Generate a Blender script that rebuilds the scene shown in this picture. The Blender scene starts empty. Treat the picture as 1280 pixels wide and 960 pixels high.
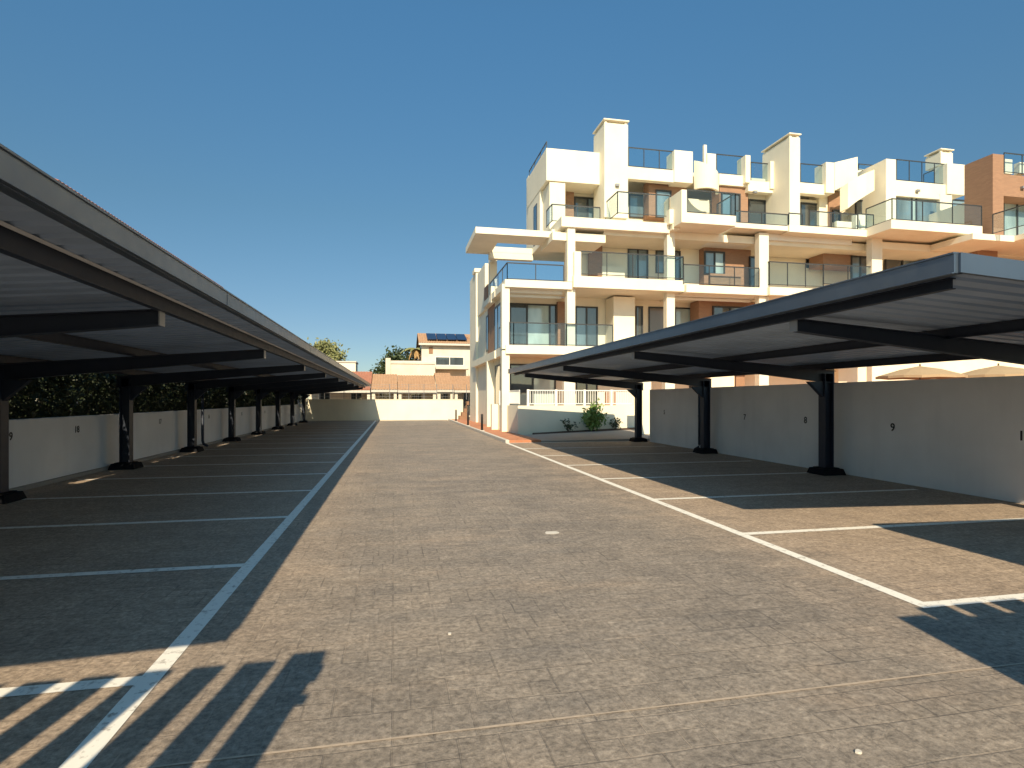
import bpy, bmesh, math, random
from mathutils import Vector, Matrix
random.seed(7)
rng = random.Random(11)
scn = bpy.context.scene
col = scn.collection
R = math.radians

# ------------------------------------------------------------------ survey of the place
H = 1.6                                   # eye height
YAW = R(11.65)                            # view turned right of the car park's long axis
FOC, CX, HY = 713.0, 640.0, 499.0
SN, CS = math.sin(YAW), math.cos(YAW)
def gx(px, Y):                            # east coordinate of a sight line on the plane Y
    return Y * math.tan(math.atan((px - CX) / FOC) + YAW)
def gz(px, py, Y):
    X = gx(px, Y)
    return H + (HY - py) / FOC * (X * SN + Y * CS)
def gy(px, X):
    return X / math.tan(math.atan((px - CX) / FOC) + YAW)

# ------------------------------------------------------------------ object helpers
OFF = {}
def tag(o, label=None, cat=None, group=None, kind=None):
    if label: o['label'] = label
    if cat: o['category'] = cat
    if group: o['group'] = group
    if kind: o['kind'] = kind
    return o
def empty(name, loc, label, cat, group=None):
    o = bpy.data.objects.new(name, None); col.objects.link(o)
    o.location = loc; o.empty_display_size = .3
    OFF[o.name] = Vector(loc)
    return tag(o, label, cat, group)
def copy_tree(o, parent=None):
    c = o.copy(); col.objects.link(c)
    OFF[c.name] = OFF[o.name].copy()
    if parent is not None: c.parent = parent
    for ch in list(o.children): copy_tree(ch, c)
    return c

class MB:
    def __init__(s): s.v = []; s.f = []; s.smooth = False
    def hexa(s, p):                       # 8 points: bottom ring 0-3 ccw from above, top ring 4-7
        n = len(s.v); s.v += [Vector(q) for q in p]
        for f in ((3,2,1,0),(4,5,6,7),(0,1,5,4),(1,2,6,5),(2,3,7,6),(3,0,4,7)):
            s.f.append(tuple(n+i for i in f))
        return s
    def box(s, x0, x1, y0, y1, z0, z1):
        if x0 > x1: x0, x1 = x1, x0
        if y0 > y1: y0, y1 = y1, y0
        if z0 > z1: z0, z1 = z1, z0
        return s.hexa([(x0,y0,z0),(x1,y0,z0),(x1,y1,z0),(x0,y1,z0),(x0,y0,z1),(x1,y0,z1),(x1,y1,z1),(x0,y1,z1)])
    def bar(s, a, b, w, h=None):          # rectangular bar between two points
        h = h or w
        a, b = Vector(a), Vector(b); d = (b-a).normalized()
        up = Vector((0,0,1)) if abs(d.z) < .95 else Vector((0,1,0))
        r = d.cross(up).normalized()*w/2; u = r.cross(d).normalized()*h/2
        return s.hexa([a-r-u, a+r-u, b+r-u, b-r-u, a-r+u, a+r+u, b+r+u, b-r+u])
    def tube(s, pts, rads, seg=8, cap=True):
        n0 = len(s.v); m = len(pts); pts = [Vector(p) for p in pts]
        if not isinstance(rads, (list, tuple)): rads = [rads]*m
        for i, p in enumerate(pts):
            d = (pts[min(i+1,m-1)] - pts[max(i-1,0)]).normalized()
            up = Vector((0,0,1)) if abs(d.z) < .9 else Vector((1,0,0))
            r = d.cross(up).normalized(); u = r.cross(d)
            for k in range(seg):
                a = 2*math.pi*k/seg
                s.v.append(p + (r*math.cos(a) + u*math.sin(a))*rads[i])
        for i in range(m-1):
            for k in range(seg):
                a = n0+i*seg+k; b = n0+i*seg+(k+1) % seg
                s.f.append((a, b, b+seg, a+seg))
        if cap:
            s.f.append(tuple(n0+k for k in reversed(range(seg))))
            s.f.append(tuple(n0+(m-1)*seg+k for k in range(seg)))
        return s
    def prism(s, poly, axis, a, b):       # polygon extruded along an axis: 'x' poly=(y,z); 'y' poly=(x,z); 'z' poly=(x,y)
        n = len(s.v); k = len(poly)
        mk = {'x': lambda p,t:(t,p[0],p[1]), 'y': lambda p,t:(p[0],t,p[1]), 'z': lambda p,t:(p[0],p[1],t)}[axis]
        for t in (a, b): s.v += [Vector(mk(p,t)) for p in poly]
        s.f.append(tuple(n+i for i in range(k))); s.f.append(tuple(n+k+i for i in reversed(range(k))))
        for i in range(k):
            j = (i+1) % k; s.f.append((n+i, n+k+i, n+k+j, n+j))
        return s
    def quad(s, a, b, c, d):
        n = len(s.v); s.v += [Vector(q) for q in (a,b,c,d)]; s.f.append((n,n+1,n+2,n+3)); return s
    def leaf(s, c, size, up=.3):
        d = Vector((rng.gauss(0,1), rng.gauss(0,1), rng.gauss(0,1)+up)).normalized()
        t = d.orthogonal().normalized(); t.rotate(Matrix.Rotation(rng.uniform(0,6.28), 3, d)); b = d.cross(t)
        l = size*rng.uniform(.7,1.3); w = l*.42
        n = len(s.v); s.v += [c-t*l*.5, c+b*w*.5+t*l*.05+d*l*.06, c+t*l*.5, c-b*w*.5+t*l*.05+d*l*.06]
        s.f.append((n,n+1,n+2,n+3))
    def build(s, name, m, parent=None, kind=None, smooth=False, bevel=0, label=None, recalc=True):
        me = bpy.data.meshes.new(name)
        off = OFF[parent.name] if parent is not None else Vector((0,0,0))
        me.from_pydata([tuple(v-off) for v in s.v], [], s.f)
        if recalc and len(s.f) < 6000:
            bm = bmesh.new(); bm.from_mesh(me); bmesh.ops.recalc_face_normals(bm, faces=bm.faces); bm.to_mesh(me); bm.free()
        me.materials.append(m)
        if smooth:
            for p in me.polygons: p.use_smooth = True
        o = bpy.data.objects.new(name, me); col.objects.link(o)
        if parent is not None: o.parent = parent
        OFF[o.name] = off.copy()
        if bevel:
            b = o.modifiers.new('bevel', 'BEVEL'); b.width = bevel; b.segments = 2; b.limit_method = 'ANGLE'
        if kind: o['kind'] = kind
        if label: o['label'] = label
        return o
def one(name, mb, m, label, cat, group=None, **k):
    return tag(mb.build(name, m, **k), label, cat, group)

# ------------------------------------------------------------------ materials
def mat(name, base=(.5,.5,.5), rough=.6, metal=0, spec=.5):
    m = bpy.data.materials.new(name); m.use_nodes = True
    b = m.node_tree.nodes['Principled BSDF']
    b.inputs['Base Color'].default_value = (*base, 1); b.inputs['Roughness'].default_value = rough
    b.inputs['Metallic'].default_value = metal; b.inputs['Specular IOR Level'].default_value = spec
    return m
def NT(m): return m.node_tree.nodes, m.node_tree.links, m.node_tree.nodes['Principled BSDF']
def node(ns, t, **k):
    n = ns.new(t)
    for a, v in k.items():
        if a in n.inputs.keys(): n.inputs[a].default_value = v
        else: setattr(n, a, v)
    return n
def objco(ns): return ns.new('ShaderNodeTexCoord').outputs['Object']
def noise(ns, ls, co, scale, detail=4, rough=.55, stretch=None):
    if stretch:
        mp = ns.new('ShaderNodeMapping'); mp.inputs['Scale'].default_value = stretch
        ls.new(co, mp.inputs['Vector']); co = mp.outputs[0]
    n = node(ns, 'ShaderNodeTexNoise', Scale=scale, Detail=detail, Roughness=rough); ls.new(co, n.inputs['Vector']); return n.outputs['Fac']
def ramp(ns, ls, fac, stops):
    r = ns.new('ShaderNodeValToRGB'); e = r.color_ramp.elements
    while len(e) < len(stops): e.new(.5)
    for i, (p, c) in enumerate(stops):
        e[i].position = p; e[i].color = (*c, 1) if len(c) == 3 else c
    ls.new(fac, r.inputs[0]); return r.outputs[0]
def mixc(ns, ls, f, a, b, mode='MIX'):
    n = ns.new('ShaderNodeMix'); n.data_type = 'RGBA'; n.blend_type = mode
    for sock, v in ((n.inputs[0], f), (n.inputs[6], a), (n.inputs[7], b)):
        if isinstance(v, (int, float)): sock.default_value = v
        elif isinstance(v, tuple): sock.default_value = (*v, 1) if len(v) == 3 else v
        else: ls.new(v, sock)
    return n.outputs[2]
def math_(ns, ls, op, a, b=0.0):
    n = ns.new('ShaderNodeMath'); n.operation = op
    for sock, v in ((n.inputs[0], a), (n.inputs[1], b)):
        if isinstance(v, (int, float)): sock.default_value = v
        else: ls.new(v, sock)
    return n.outputs[0]
def bump(ns, ls, b, h, strength=.3, dist=.02):
    n = node(ns, 'ShaderNodeBump', Strength=strength, Distance=dist); ls.new(h, n.inputs['Height']); ls.new(n.outputs[0], b.inputs['Normal'])

def plaster(name, c, dirt=.12, streak=.1):
    m = mat(name, c, .85, spec=.2); ns, ls, b = NT(m); co = objco(ns)
    n1 = noise(ns, ls, co, .8, 6); n2 = noise(ns, ls, co, 3.0, 5, stretch=(1,1,.12))
    d = tuple(x*(1-dirt*2.2) for x in c)
    c1 = mixc(ns, ls, ramp(ns, ls, n1, [(.4,(0,0,0)),(.75,(1,1,1))]), c, d)
    c2 = mixc(ns, ls, math_(ns, ls, 'MULTIPLY', ramp(ns, ls, n2, [(.5,(0,0,0)),(.8,(1,1,1))]), streak*3), c1, tuple(x*.72 for x in c))
    ls.new(c2, b.inputs['Base Color']); bump(ns, ls, b, noise(ns, ls, co, 60, 3), .25, .006)
    return m
WHITE = plaster('white_plaster', (.84,.765,.60), .045, .045)
WALLW = plaster('boundary_wall_plaster', (.86,.85,.83), .05, .10)
CREAM = plaster('cream_plaster', (.72,.64,.52), .1, .1)

def brickmat(name, c1, c2, mortar, w=.24, h=.065):
    m = mat(name, c1, .8, spec=.3); ns, ls, b = NT(m); co = objco(ns)
    sp = ns.new('ShaderNodeSeparateXYZ'); ls.new(co, sp.inputs[0])
    cb = ns.new('ShaderNodeCombineXYZ'); ls.new(math_(ns, ls, 'ADD', sp.outputs[0], sp.outputs[1]), cb.inputs[0]); ls.new(sp.outputs[2], cb.inputs[1])
    t = node(ns, 'ShaderNodeTexBrick', Scale=1.0); t.inputs['Brick Width'].default_value = w; t.inputs['Row Height'].default_value = h
    t.inputs['Mortar Size'].default_value = .006
    t.inputs['Color1'].default_value = (*c1,1); t.inputs['Color2'].default_value = (*c2,1); t.inputs['Mortar'].default_value = (*mortar,1)
    ls.new(cb.outputs[0], t.inputs['Vector'])
    c = mixc(ns, ls, math_(ns, ls, 'MULTIPLY', noise(ns, ls, co, 1.5, 5), .35), t.outputs['Color'], tuple(x*.6 for x in c1))
    ls.new(c, b.inputs['Base Color']); bump(ns, ls, b, t.outputs['Fac'], -.4, .01)
    return m
BRICK = brickmat('brown_tile_cladding', (.37,.21,.13), (.31,.175,.11), (.28,.19,.13))

def metal_paint(name, c, rough=.38, var=.25):
    m = mat(name, c, rough, .0, .5); ns, ls, b = NT(m); co = objco(ns)
    n = noise(ns, ls, co, 1.3, 6); n2 = noise(ns, ls, co, 9, 5)
    ls.new(mixc(ns, ls, ramp(ns, ls, n, [(.35,(0,0,0)),(.75,(1,1,1))]), c, tuple(x*(1+var) for x in c)), b.inputs['Base Color'])
    rr = node(ns, 'ShaderNodeMapRange'); ls.new(n2, rr.inputs[0]); rr.inputs[3].default_value = rough-.08; rr.inputs[4].default_value = rough+.14
    ls.new(rr.outputs[0], b.inputs['Roughness']); return m
ANTH = metal_paint('anthracite_paint', (.013,.020,.038), .5)
FASC = metal_paint('fascia_sheet', (.088,.115,.155), .30); FASC.node_tree.nodes['Principled BSDF'].inputs['Metallic'].default_value = .55
SOFF = metal_paint('grey_corrugated_sheet', (.28,.355,.48), .42, .35)
DARKFR = metal_paint('window_frame_paint', (.03,.032,.035), .4)
LIGHTLINE = mat('pale_light_line', (.62,.60,.58), .5)
BASEM = mat('black_base_paint', (.010,.011,.014), .85, spec=.1)
STEEL = mat('galvanised_plate', (.28,.28,.29), .45, .4)
WHITEMET = metal_paint('white_rail_paint', (.78,.76,.70), .45, .05)
AWN = mat('awning_casing', (.80,.78,.70), .5)

def pave():
    m = mat('stamped_concrete', (.25,.22,.19), .8, spec=.35); ns, ls, b = NT(m); co = objco(ns)
    wob = ns.new('ShaderNodeTexNoise'); wob.inputs['Scale'].default_value = 3.0; ls.new(co, wob.inputs['Vector'])
    va = ns.new('ShaderNodeVectorMath'); va.operation = 'MULTIPLY_ADD'; ls.new(wob.outputs['Color'], va.inputs[0])
    va.inputs[1].default_value = (.022,.022,0); ls.new(co, va.inputs[2]); uv = va.outputs[0]
    def bk(w, h, mort, off=.5, sq=1.0, fq=2):
        t = node(ns, 'ShaderNodeTexBrick', Scale=1.0); t.inputs['Brick Width'].default_value = w; t.inputs['Row Height'].default_value = h
        t.inputs['Mortar Size'].default_value = mort; t.inputs['Mortar Smooth'].default_value = .35; t.offset = off; t.squash = sq; t.squash_frequency = fq
        t.inputs['Color1'].default_value = (0,0,0,1); t.inputs['Color2'].default_value = (1,1,1,1); t.inputs['Mortar'].default_value = (.5,.5,.5,1)
        ls.new(uv, t.inputs['Vector']); return t
    A = bk(.60, .30, .006); B = bk(.30, .15, .005); C = bk(.20, .30, .005)
    sel = ramp(ns, ls, A.outputs['Color'], [(.36,(0,0,0)),(.361,(1,1,1))])
    sel2 = ramp(ns, ls, A.outputs['Color'], [(.66,(0,0,0)),(.661,(1,1,1))])
    sub = mixc(ns, ls, sel, B.outputs['Fac'], mixc(ns, ls, sel2, C.outputs['Fac'], (0,0,0)))
    subc = mixc(ns, ls, sel, B.outputs['Color'], mixc(ns, ls, sel2, C.outputs['Color'], A.outputs['Color']))
    joint = math_(ns, ls, 'MAXIMUM', A.outputs['Fac'], sub)
    big = noise(ns, ls, co, .35, 7, .6); mid = noise(ns, ls, co, 1.7, 7, .65); fine = noise(ns, ls, co, 26, 9, .78); cob = noise(ns, ls, co, 7.5, 6, .7, (1,1.3,1))
    drag = noise(ns, ls, co, 1.0, 6, .6, (.25,2.2,1))
    c = ramp(ns, ls, mid, [(.28,(.195,.160,.130)),(.5,(.295,.239,.188)),(.72,(.39,.312,.242))])
    c = mixc(ns, ls, .32, c, ramp(ns, ls, big, [(.32,(.13,.125,.12)),(.68,(.34,.285,.22))]))
    c = mixc(ns, ls, math_(ns, ls, 'MULTIPLY', ramp(ns, ls, drag, [(.48,(0,0,0)),(.72,(1,1,1))]), .40), c, (.135,.128,.122))
    sx = ns.new('ShaderNodeSeparateXYZ'); ls.new(co, sx.inputs[0])
    lane = math_(ns, ls, 'ABSOLUTE', math_(ns, ls, 'SUBTRACT', math_(ns, ls, 'ADD', sx.outputs[0], math_(ns, ls, 'MULTIPLY', mid, 1.6)), 2.2))
    lane = ramp(ns, ls, math_(ns, ls, 'MULTIPLY', lane, .2), [(.34,(1,1,1)),(.60,(0,0,0))])      # tyres have greyed the driving lane
    c = mixc(ns, ls, math_(ns, ls, 'MULTIPLY', math_(ns, ls, 'SUBTRACT', 1.0, lane), .38), c, (.46,.335,.24))
    c = mixc(ns, ls, math_(ns, ls, 'MULTIPLY', lane, .26), c, (.185,.163,.145))
    pt = noise(ns, ls, co, .8, 5, .6, (.7,1.5,1))
    c = mixc(ns, ls, math_(ns, ls, 'MULTIPLY', ramp(ns, ls, pt, [(.55,(0,0,0)),(.72,(1,1,1))]), .35), c, (.42,.31,.22))
    c = mixc(ns, ls, .06, c, subc, 'OVERLAY')
    c = mixc(ns, ls, .36, c, ramp(ns, ls, cob, [(.34,(.25,.25,.25)),(.66,(.76,.75,.73))]), 'OVERLAY')
    c = mixc(ns, ls, .8, c, ramp(ns, ls, fine, [(.34,(.18,.18,.18)),(.66,(.82,.82,.82))]), 'OVERLAY')
    # joints: some filled with pale laitance, others dark
    jw = noise(ns, ls, co, .9, 4)
    jc = ramp(ns, ls, jw, [(.48,(.085,.075,.07)),(.60,(.48,.38,.29))])
    jm = math_(ns, ls, 'MULTIPLY', joint, ramp(ns, ls, noise(ns, ls, co, 1.3, 4, .6, (1,1,1)), [(.44,(.06,.06,.06)),(.7,(.7,.7,.7))]))
    c = mixc(ns, ls, jm, c, jc)
    # pale specks and blots
    sp = noise(ns, ls, co, 5.5, 2)
    c = mixc(ns, ls, ramp(ns, ls, sp, [(.74,(0,0,0)),(.77,(.7,.7,.7))]), c, (.40,.34,.27))
    ls.new(c, b.inputs['Base Color'])
    rg = node(ns, 'ShaderNodeMapRange'); ls.new(mid, rg.inputs[0]); rg.inputs[3].default_value = .62; rg.inputs[4].default_value = .92
    ls.new(rg.outputs[0], b.inputs['Roughness'])
    hgt = math_(ns, ls, 'SUBTRACT', math_(ns, ls, 'ADD', math_(ns, ls, 'MULTIPLY', fine, .7), math_(ns, ls, 'MULTIPLY', mid, .9)), math_(ns, ls, 'MULTIPLY', joint, .45))
    bump(ns, ls, b, hgt, .8, .016)
    return m
PAVE = pave()
def speckle(name, c, scale=20, amt=.35, rough=.85, bs=.3):
    m = mat(name, c, rough, spec=.3); ns, ls, b = NT(m); co = objco(ns)
    f = noise(ns, ls, co, scale, 6, .65); g = noise(ns, ls, co, scale*.05, 5)
    k = mixc(ns, ls, f, tuple(x*(1-amt) for x in c), tuple(min(1,x*(1+amt)) for x in c))
    k = mixc(ns, ls, math_(ns, ls, 'MULTIPLY', g, amt), k, tuple(x*.6 for x in c))
    ls.new(k, b.inputs['Base Color']); bump(ns, ls, b, f, bs, .01); return m
def linepaint():
    m = mat('worn_line_paint', (.72,.69,.62), .7, spec=.3); ns, ls, b = NT(m); co = objco(ns)
    w = noise(ns, ls, co, 14, 7, .7); g = noise(ns, ls, co, 1.1, 4)
    f = math_(ns, ls, 'MULTIPLY', ramp(ns, ls, w, [(.54,(0,0,0)),(.66,(1,1,1))]), math_(ns, ls, 'ADD', g, .25))
    ls.new(mixc(ns, ls, f, (.80,.77,.70), (.30,.26,.22)), b.inputs['Base Color']); bump(ns, ls, b, w, .3, .004); return m
LINE = linepaint()
EARTH = speckle('dry_earth', (.22,.17,.11), 3, .4)
CONC = speckle('pale_concrete', (.36,.33,.29), 14, .2)
KERB = speckle('kerb_concrete', (.60,.55,.48), 18, .15)
MULCH = speckle('bark_mulch', (.075,.04,.025), 30, .6, bs=.8)
JOINT = speckle('pale_joint_mortar', (.44,.35,.27), 25, .3)
RUST = brickmat('terracotta_paving', (.50,.20,.10), (.42,.165,.08), (.40,.25,.16), .25, .25)
def rust_floor():
    m = mat('terracotta_floor', (.5,.2,.1), .8); ns, ls, b = NT(m); co = objco(ns)
    t = node(ns, 'ShaderNodeTexBrick', Scale=1.0); t.inputs['Brick Width'].default_value = .3; t.inputs['Row Height'].default_value = .3
    t.inputs['Mortar Size'].default_value = .008
    t.inputs['Color1'].default_value = (.56,.235,.12,1); t.inputs['Color2'].default_value = (.46,.18,.09,1); t.inputs['Mortar'].default_value = (.35,.22,.15,1)
    ls.new(co, t.inputs['Vector']); ls.new(t.outputs['Color'], b.inputs['Base Color']); return m
TERRA = rust_floor()
FLOOR = speckle('beige_floor_tile', (.50,.37,.28), 8, .12, .6)
STEPS = speckle('reddish_stone', (.30,.17,.10), 12, .3)
def tilemat(name, c):
    m = mat(name, c, .85, spec=.25); ns, ls, b = NT(m); co = objco(ns)
    n = noise(ns, ls, co, 2.5, 6, .7); n2 = noise(ns, ls, co, 14, 3)
    k = mixc(ns, ls, n, tuple(x*.6 for x in c), tuple(x*1.35 for x in c)); k = mixc(ns, ls, math_(ns, ls, 'MULTIPLY', n2, .4), k, (.30,.20,.13))
    w = node(ns, 'ShaderNodeTexWave', Scale=3.2); w.bands_direction = 'Y'; w.wave_profile = 'SAW'; ls.new(co, w.inputs['Vector'])
    ls.new(k, b.inputs['Base Color']); bump(ns, ls, b, w.outputs['Fac'], .8, .03); return m
TILE = tilemat('clay_roof_tile', (.46,.27,.155)); TILE2 = tilemat('red_roof_tile', (.40,.155,.10))

def panemat(name, c, rough=.04, blinds=None):
    m = mat(name, c, rough, 0, .9); ns, ls, b = NT(m); co = objco(ns)
    n = noise(ns, ls, co, .7, 3, .5, (1.2,1.2,.35))
    k = mixc(ns, ls, ramp(ns, ls, n, [(.4,(0,0,0)),(.62,(1,1,1))]), c, tuple(min(1, x*1.8+.01) for x in c))
    ls.new(k, b.inputs['Base Color'])
    bump(ns, ls, b, noise(ns, ls, co, 1.1, 2), .05, .02)
    b.inputs['IOR'].default_value = 1.52; b.inputs['Coat Weight'].default_value = .6; b.inputs['Coat Roughness'].default_value = .02
    return m
PANE = [panemat('dark_window_glass', (.035,.045,.05)), panemat('curtained_window_glass', (.24,.30,.29), .1), panemat('bluish_window_glass', (.10,.14,.16)), panemat('brown_shutter', (.11,.085,.065), .4)]
def glassmat():
    m = bpy.data.materials.new('balustrade_glass'); m.use_nodes = True; ns = m.node_tree.nodes; ls = m.node_tree.links
    out = ns['Material Output']; ns.remove(ns['Principled BSDF'])
    tr = ns.new('ShaderNodeBsdfTransparent'); tr.inputs[0].default_value = (.87,.935,.96,1)
    gl = ns.new('ShaderNodeBsdfGlossy'); gl.inputs['Roughness'].default_value = .02; gl.inputs[0].default_value = (1,1,1,1)
    lw = ns.new('ShaderNodeLayerWeight'); lw.inputs[0].default_value = .5
    f = math_(ns, ls, 'ADD', math_(ns, ls, 'MULTIPLY', math_(ns, ls, 'POWER', lw.outputs['Facing'], 4.0), .7), .03)
    mx = ns.new('ShaderNodeMixShader'); ls.new(f, mx.inputs[0]); ls.new(tr.outputs[0], mx.inputs[1]); ls.new(gl.outputs[0], mx.inputs[2])
    ls.new(mx.outputs[0], out.inputs['Surface']); return m
GLASS = glassmat()
def leafmat(name, c, var=.5):
    m = mat(name, c, .55, spec=.35); ns, ls, b = NT(m); co = objco(ns)
    n = noise(ns, ls, co, 2.2, 3); n2 = noise(ns, ls, co, 23, 2)
    k = mixc(ns, ls, n, tuple(x*(1-var) for x in c), tuple(x*(1+var) for x in c))
    k = mixc(ns, ls, math_(ns, ls, 'MULTIPLY', n2, .5), k, (c[0]*1.6, c[1]*1.25, c[2]*.8))
    ls.new(k, b.inputs['Base Color']); b.inputs['Transmission Weight'].default_value = 0
    b.inputs['Subsurface Weight'].default_value = 0; return m
HEDGE = leafmat('hedge_leaf', (.022,.034,.016)); LEAF = leafmat('fresh_leaf', (.15,.25,.07)); OLIVE = leafmat('olive_leaf', (.20,.22,.10)); DARKLEAF = leafmat('dark_leaf', (.05,.075,.035)); DRY = leafmat('dry_frond', (.30,.20,.09))
BARK = speckle('bark', (.13,.095,.065), 14, .5, bs=.7)
STRAW = speckle('straw_cloth', (.42,.30,.18), 30, .25)
RUBBER = mat('black_plastic', (.012,.012,.014), .5)
NUM = mat('number_paint', (.02,.02,.022), .6); NUMF = mat('faded_number_paint', (.20,.19,.18), .7)
PVC = mat('white_sheet_pipe', (.78,.77,.72), .4)
SOLAR = mat('solar_cell', (.012,.02,.05), .12, 0, .8)

# ------------------------------------------------------------------ setting: ground, paving, lines
g = MB(); g.quad((-400,-200,-.03),(400,-200,-.03),(400,900,-.03),(-400,900,-.03)); g.build('ground', EARTH, kind='structure')
WL, WR, YE = -6.45, 9.42, 44.2            # boundary walls of the car park
AR = 4.02                                 # line at the right of the aisle
g = MB(); g.quad((WL-.1,-12,0),(WR+.1,-12,0),(WR+.1,20.45,0),(WL-.1,20.45,0)); g.quad((WL-.1,20.45,0),(AR-.06,20.45,0),(AR-.06,YE+.1,0),(WL-.1,YE+.1,0))
g.build('car_park_paving', PAVE, kind='structure')
def flat(mb, x0, x1, y0, y1, z=.004): mb.quad((x0,y0,z),(x1,y0,z),(x1,y1,z),(x0,y1,z))
l = MB(); flat(l, -1.425, -1.305, -6, 43.9)
for k in range(-2, 18): y = 5.9 + 2.30*k; flat(l, -6.15, -1.4252, y-.055, y+.055)
l.build('left_bay_lines', LINE, kind='structure')
l = MB(); flat(l, AR-.06, AR+.06, 3.63, 20.44)
for k in range(0, 8): y = 3.69 + 2.38*k; flat(l, AR+.0602, 9.05, y-.055, min(y+.055, 20.44))
l.build('right_bay_lines', LINE, kind='structure')
j = MB()
x = -1.2; y = 2.74
while x < 3.85:                            # pale joint across the aisle, slightly ragged
    nx = min(x + rng.uniform(.12,.3), 3.86); w = rng.uniform(.005,.009)
    j.quad((x,y-w,.0042),(nx,y+.0006-w,.0042),(nx,y+.0006+w,.0042),(x,y+w,.0042)); x = nx; y = y + .0006
j.build('paving_joint', JOINT, kind='structure')

# walkway along the building, kerb, sloping pavement with planting strip
p = MB(); p.prism([(4.12,20.5),(5.33,20.5),(5.27,24.15),(5.1,28.05),(5.35,28.3),(5.35,43.2),(4.12,43.2)], 'z', -.02, .09); p.build('terracotta_path', TERRA, kind='structure')
k = MB(); k.box(AR-.04, 4.12, 20.46, 43.2, -.02, .11); k.build('path_kerb', KERB, kind='structure', bevel=.012)
p = MB(); p.hexa([(5.34,20.5,-.02),(11.5,20.5,-.02),(11.5,23.6,-.02),(5.29,23.6,-.02),(5.34,20.5,.05),(11.5,20.5,.10),(11.5,23.6,.30),(5.29,23.6,.08)]); p.build('pavement', CONC, kind='structure')
p = MB(); p.hexa([(5.9,23.61,-.02),(11.5,23.61,-.02),(11.5,24.19,-.02),(5.9,24.19,-.02),(5.9,23.61,.10),(11.5,23.61,.31),(11.5,24.19,.36),(5.9,24.19,.13)]); p.build('planting_strip', MULCH, kind='structure')
p = MB(); p.box(9.7, 45, 3, 20.4, -.02, .25).box(11.51, 45, 20.401, 28.6, -.02, .25).box(5.3, 11.505, 24.4, 28.6, -.02, .7); p.build('garden_terrace', TERRA, kind='structure')

# ------------------------------------------------------------------ numbers on walls
def number(txt, X, Y, Z, face, size, m, parent):
    cu = bpy.data.curves.new('n', 'FONT'); cu.body = txt; cu.size = size; cu.align_x = 'CENTER'; cu.align_y = 'CENTER'; cu.extrude = .002; cu.offset = .004
    t = bpy.data.objects.new('n', cu); col.objects.link(t)
    dg = bpy.context.evaluated_depsgraph_get(); dg.update()
    me = bpy.data.meshes.new_from_object(t.evaluated_get(dg)); bpy.data.objects.remove(t)
    rot = Matrix.Rotation(R(90), 4, 'X'); rot = Matrix.Rotation(R(90 if face > 0 else -90), 4, 'Z') @ rot
    me.transform(rot); me.materials.clear(); me.materials.append(m)
    o = bpy.data.objects.new('bay_number', me); col.objects.link(o); o.parent = parent
    o.location = Vector((X + face*.004, Y, Z)) - OFF[parent.name]; OFF[o.name] = OFF[parent.name].copy()
    o['label'] = 'black painted bay number ' + txt

# left boundary wall
w = empty('boundary_wall', (WL-.12, 22, 0), 'long low pale rendered wall under the left carport with dark hedge behind it', 'wall')
MB().box(WL-.25, WL, -6, YE-.01, -.05, 1.24).build('wall_body', WALLW, w)
MB().box(WL, WL+.10, -6, YE-.01, -.02, .07).build('footing', CONC, w)
for i, (px, py) in enumerate(((11,546),(96,537),(200,527),(261,521),(302,517.5),(331,515))):
    Y = gy(px, WL); number(str(19-i), WL, Y, gz(px, py, Y), 1, .19, NUM if i < 2 else NUMF, w)
# right boundary wall
w = empty('boundary_wall', (WR+.1, 12, 0), 'tall grey rendered wall with painted bay numbers behind the right carport', 'wall')
MB().box(WR, WR+.2, -8, 20.0, -.05, 1.96).build('wall_body', WALLW, w)
for txt, px, py in (('10',1281.5,545.5),('9',1116,534.5),('8',1007,525.5),('7',931,521.5),('6',873.5,519.5),('5',830.5,515.5)):
    Y = gy(px, WR); number(txt, WR, Y, gz(px, py, Y), -1, .21, NUM, w)
# end wall
w = empty('boundary_wall', (-1, YE, 0), 'white end wall across the far end of the aisle, half in sun', 'wall')
MB().box(-7.2, 5.22, YE, YE+.2, -.05, 1.56).build('wall_body', WHITE, w)
MB().box(-7.25, 5.2, YE-.03, YE+.23, 1.562, 1.60).build('coping', WHITE, w)
f = empty('mesh_fence', (-1, YE+.12, 1.6), 'thin wire fence with steel posts standing on the white end wall', 'fence')
for px in (400, 430, 463, 487, 511, 530, 546, 566, 583):
    X = gx(px, YE+.12); MB().tube([(X,YE+.12,1.58),(X,YE+.12,2.75)], .025, 6).build('post', STEEL, f)
wr = MB()
for z in (1.8,2.05,2.3,2.55,2.72): wr.box(-6.9, 5.1, YE+.115, YE+.125, z-.006, z+.006)
x = -6.9
while x < 5.1: wr.box(x, x+.006, YE+.1165, YE+.1235, 1.62, 2.72); x += .3
wr.build('wire_mesh', STEEL, f)

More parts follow.
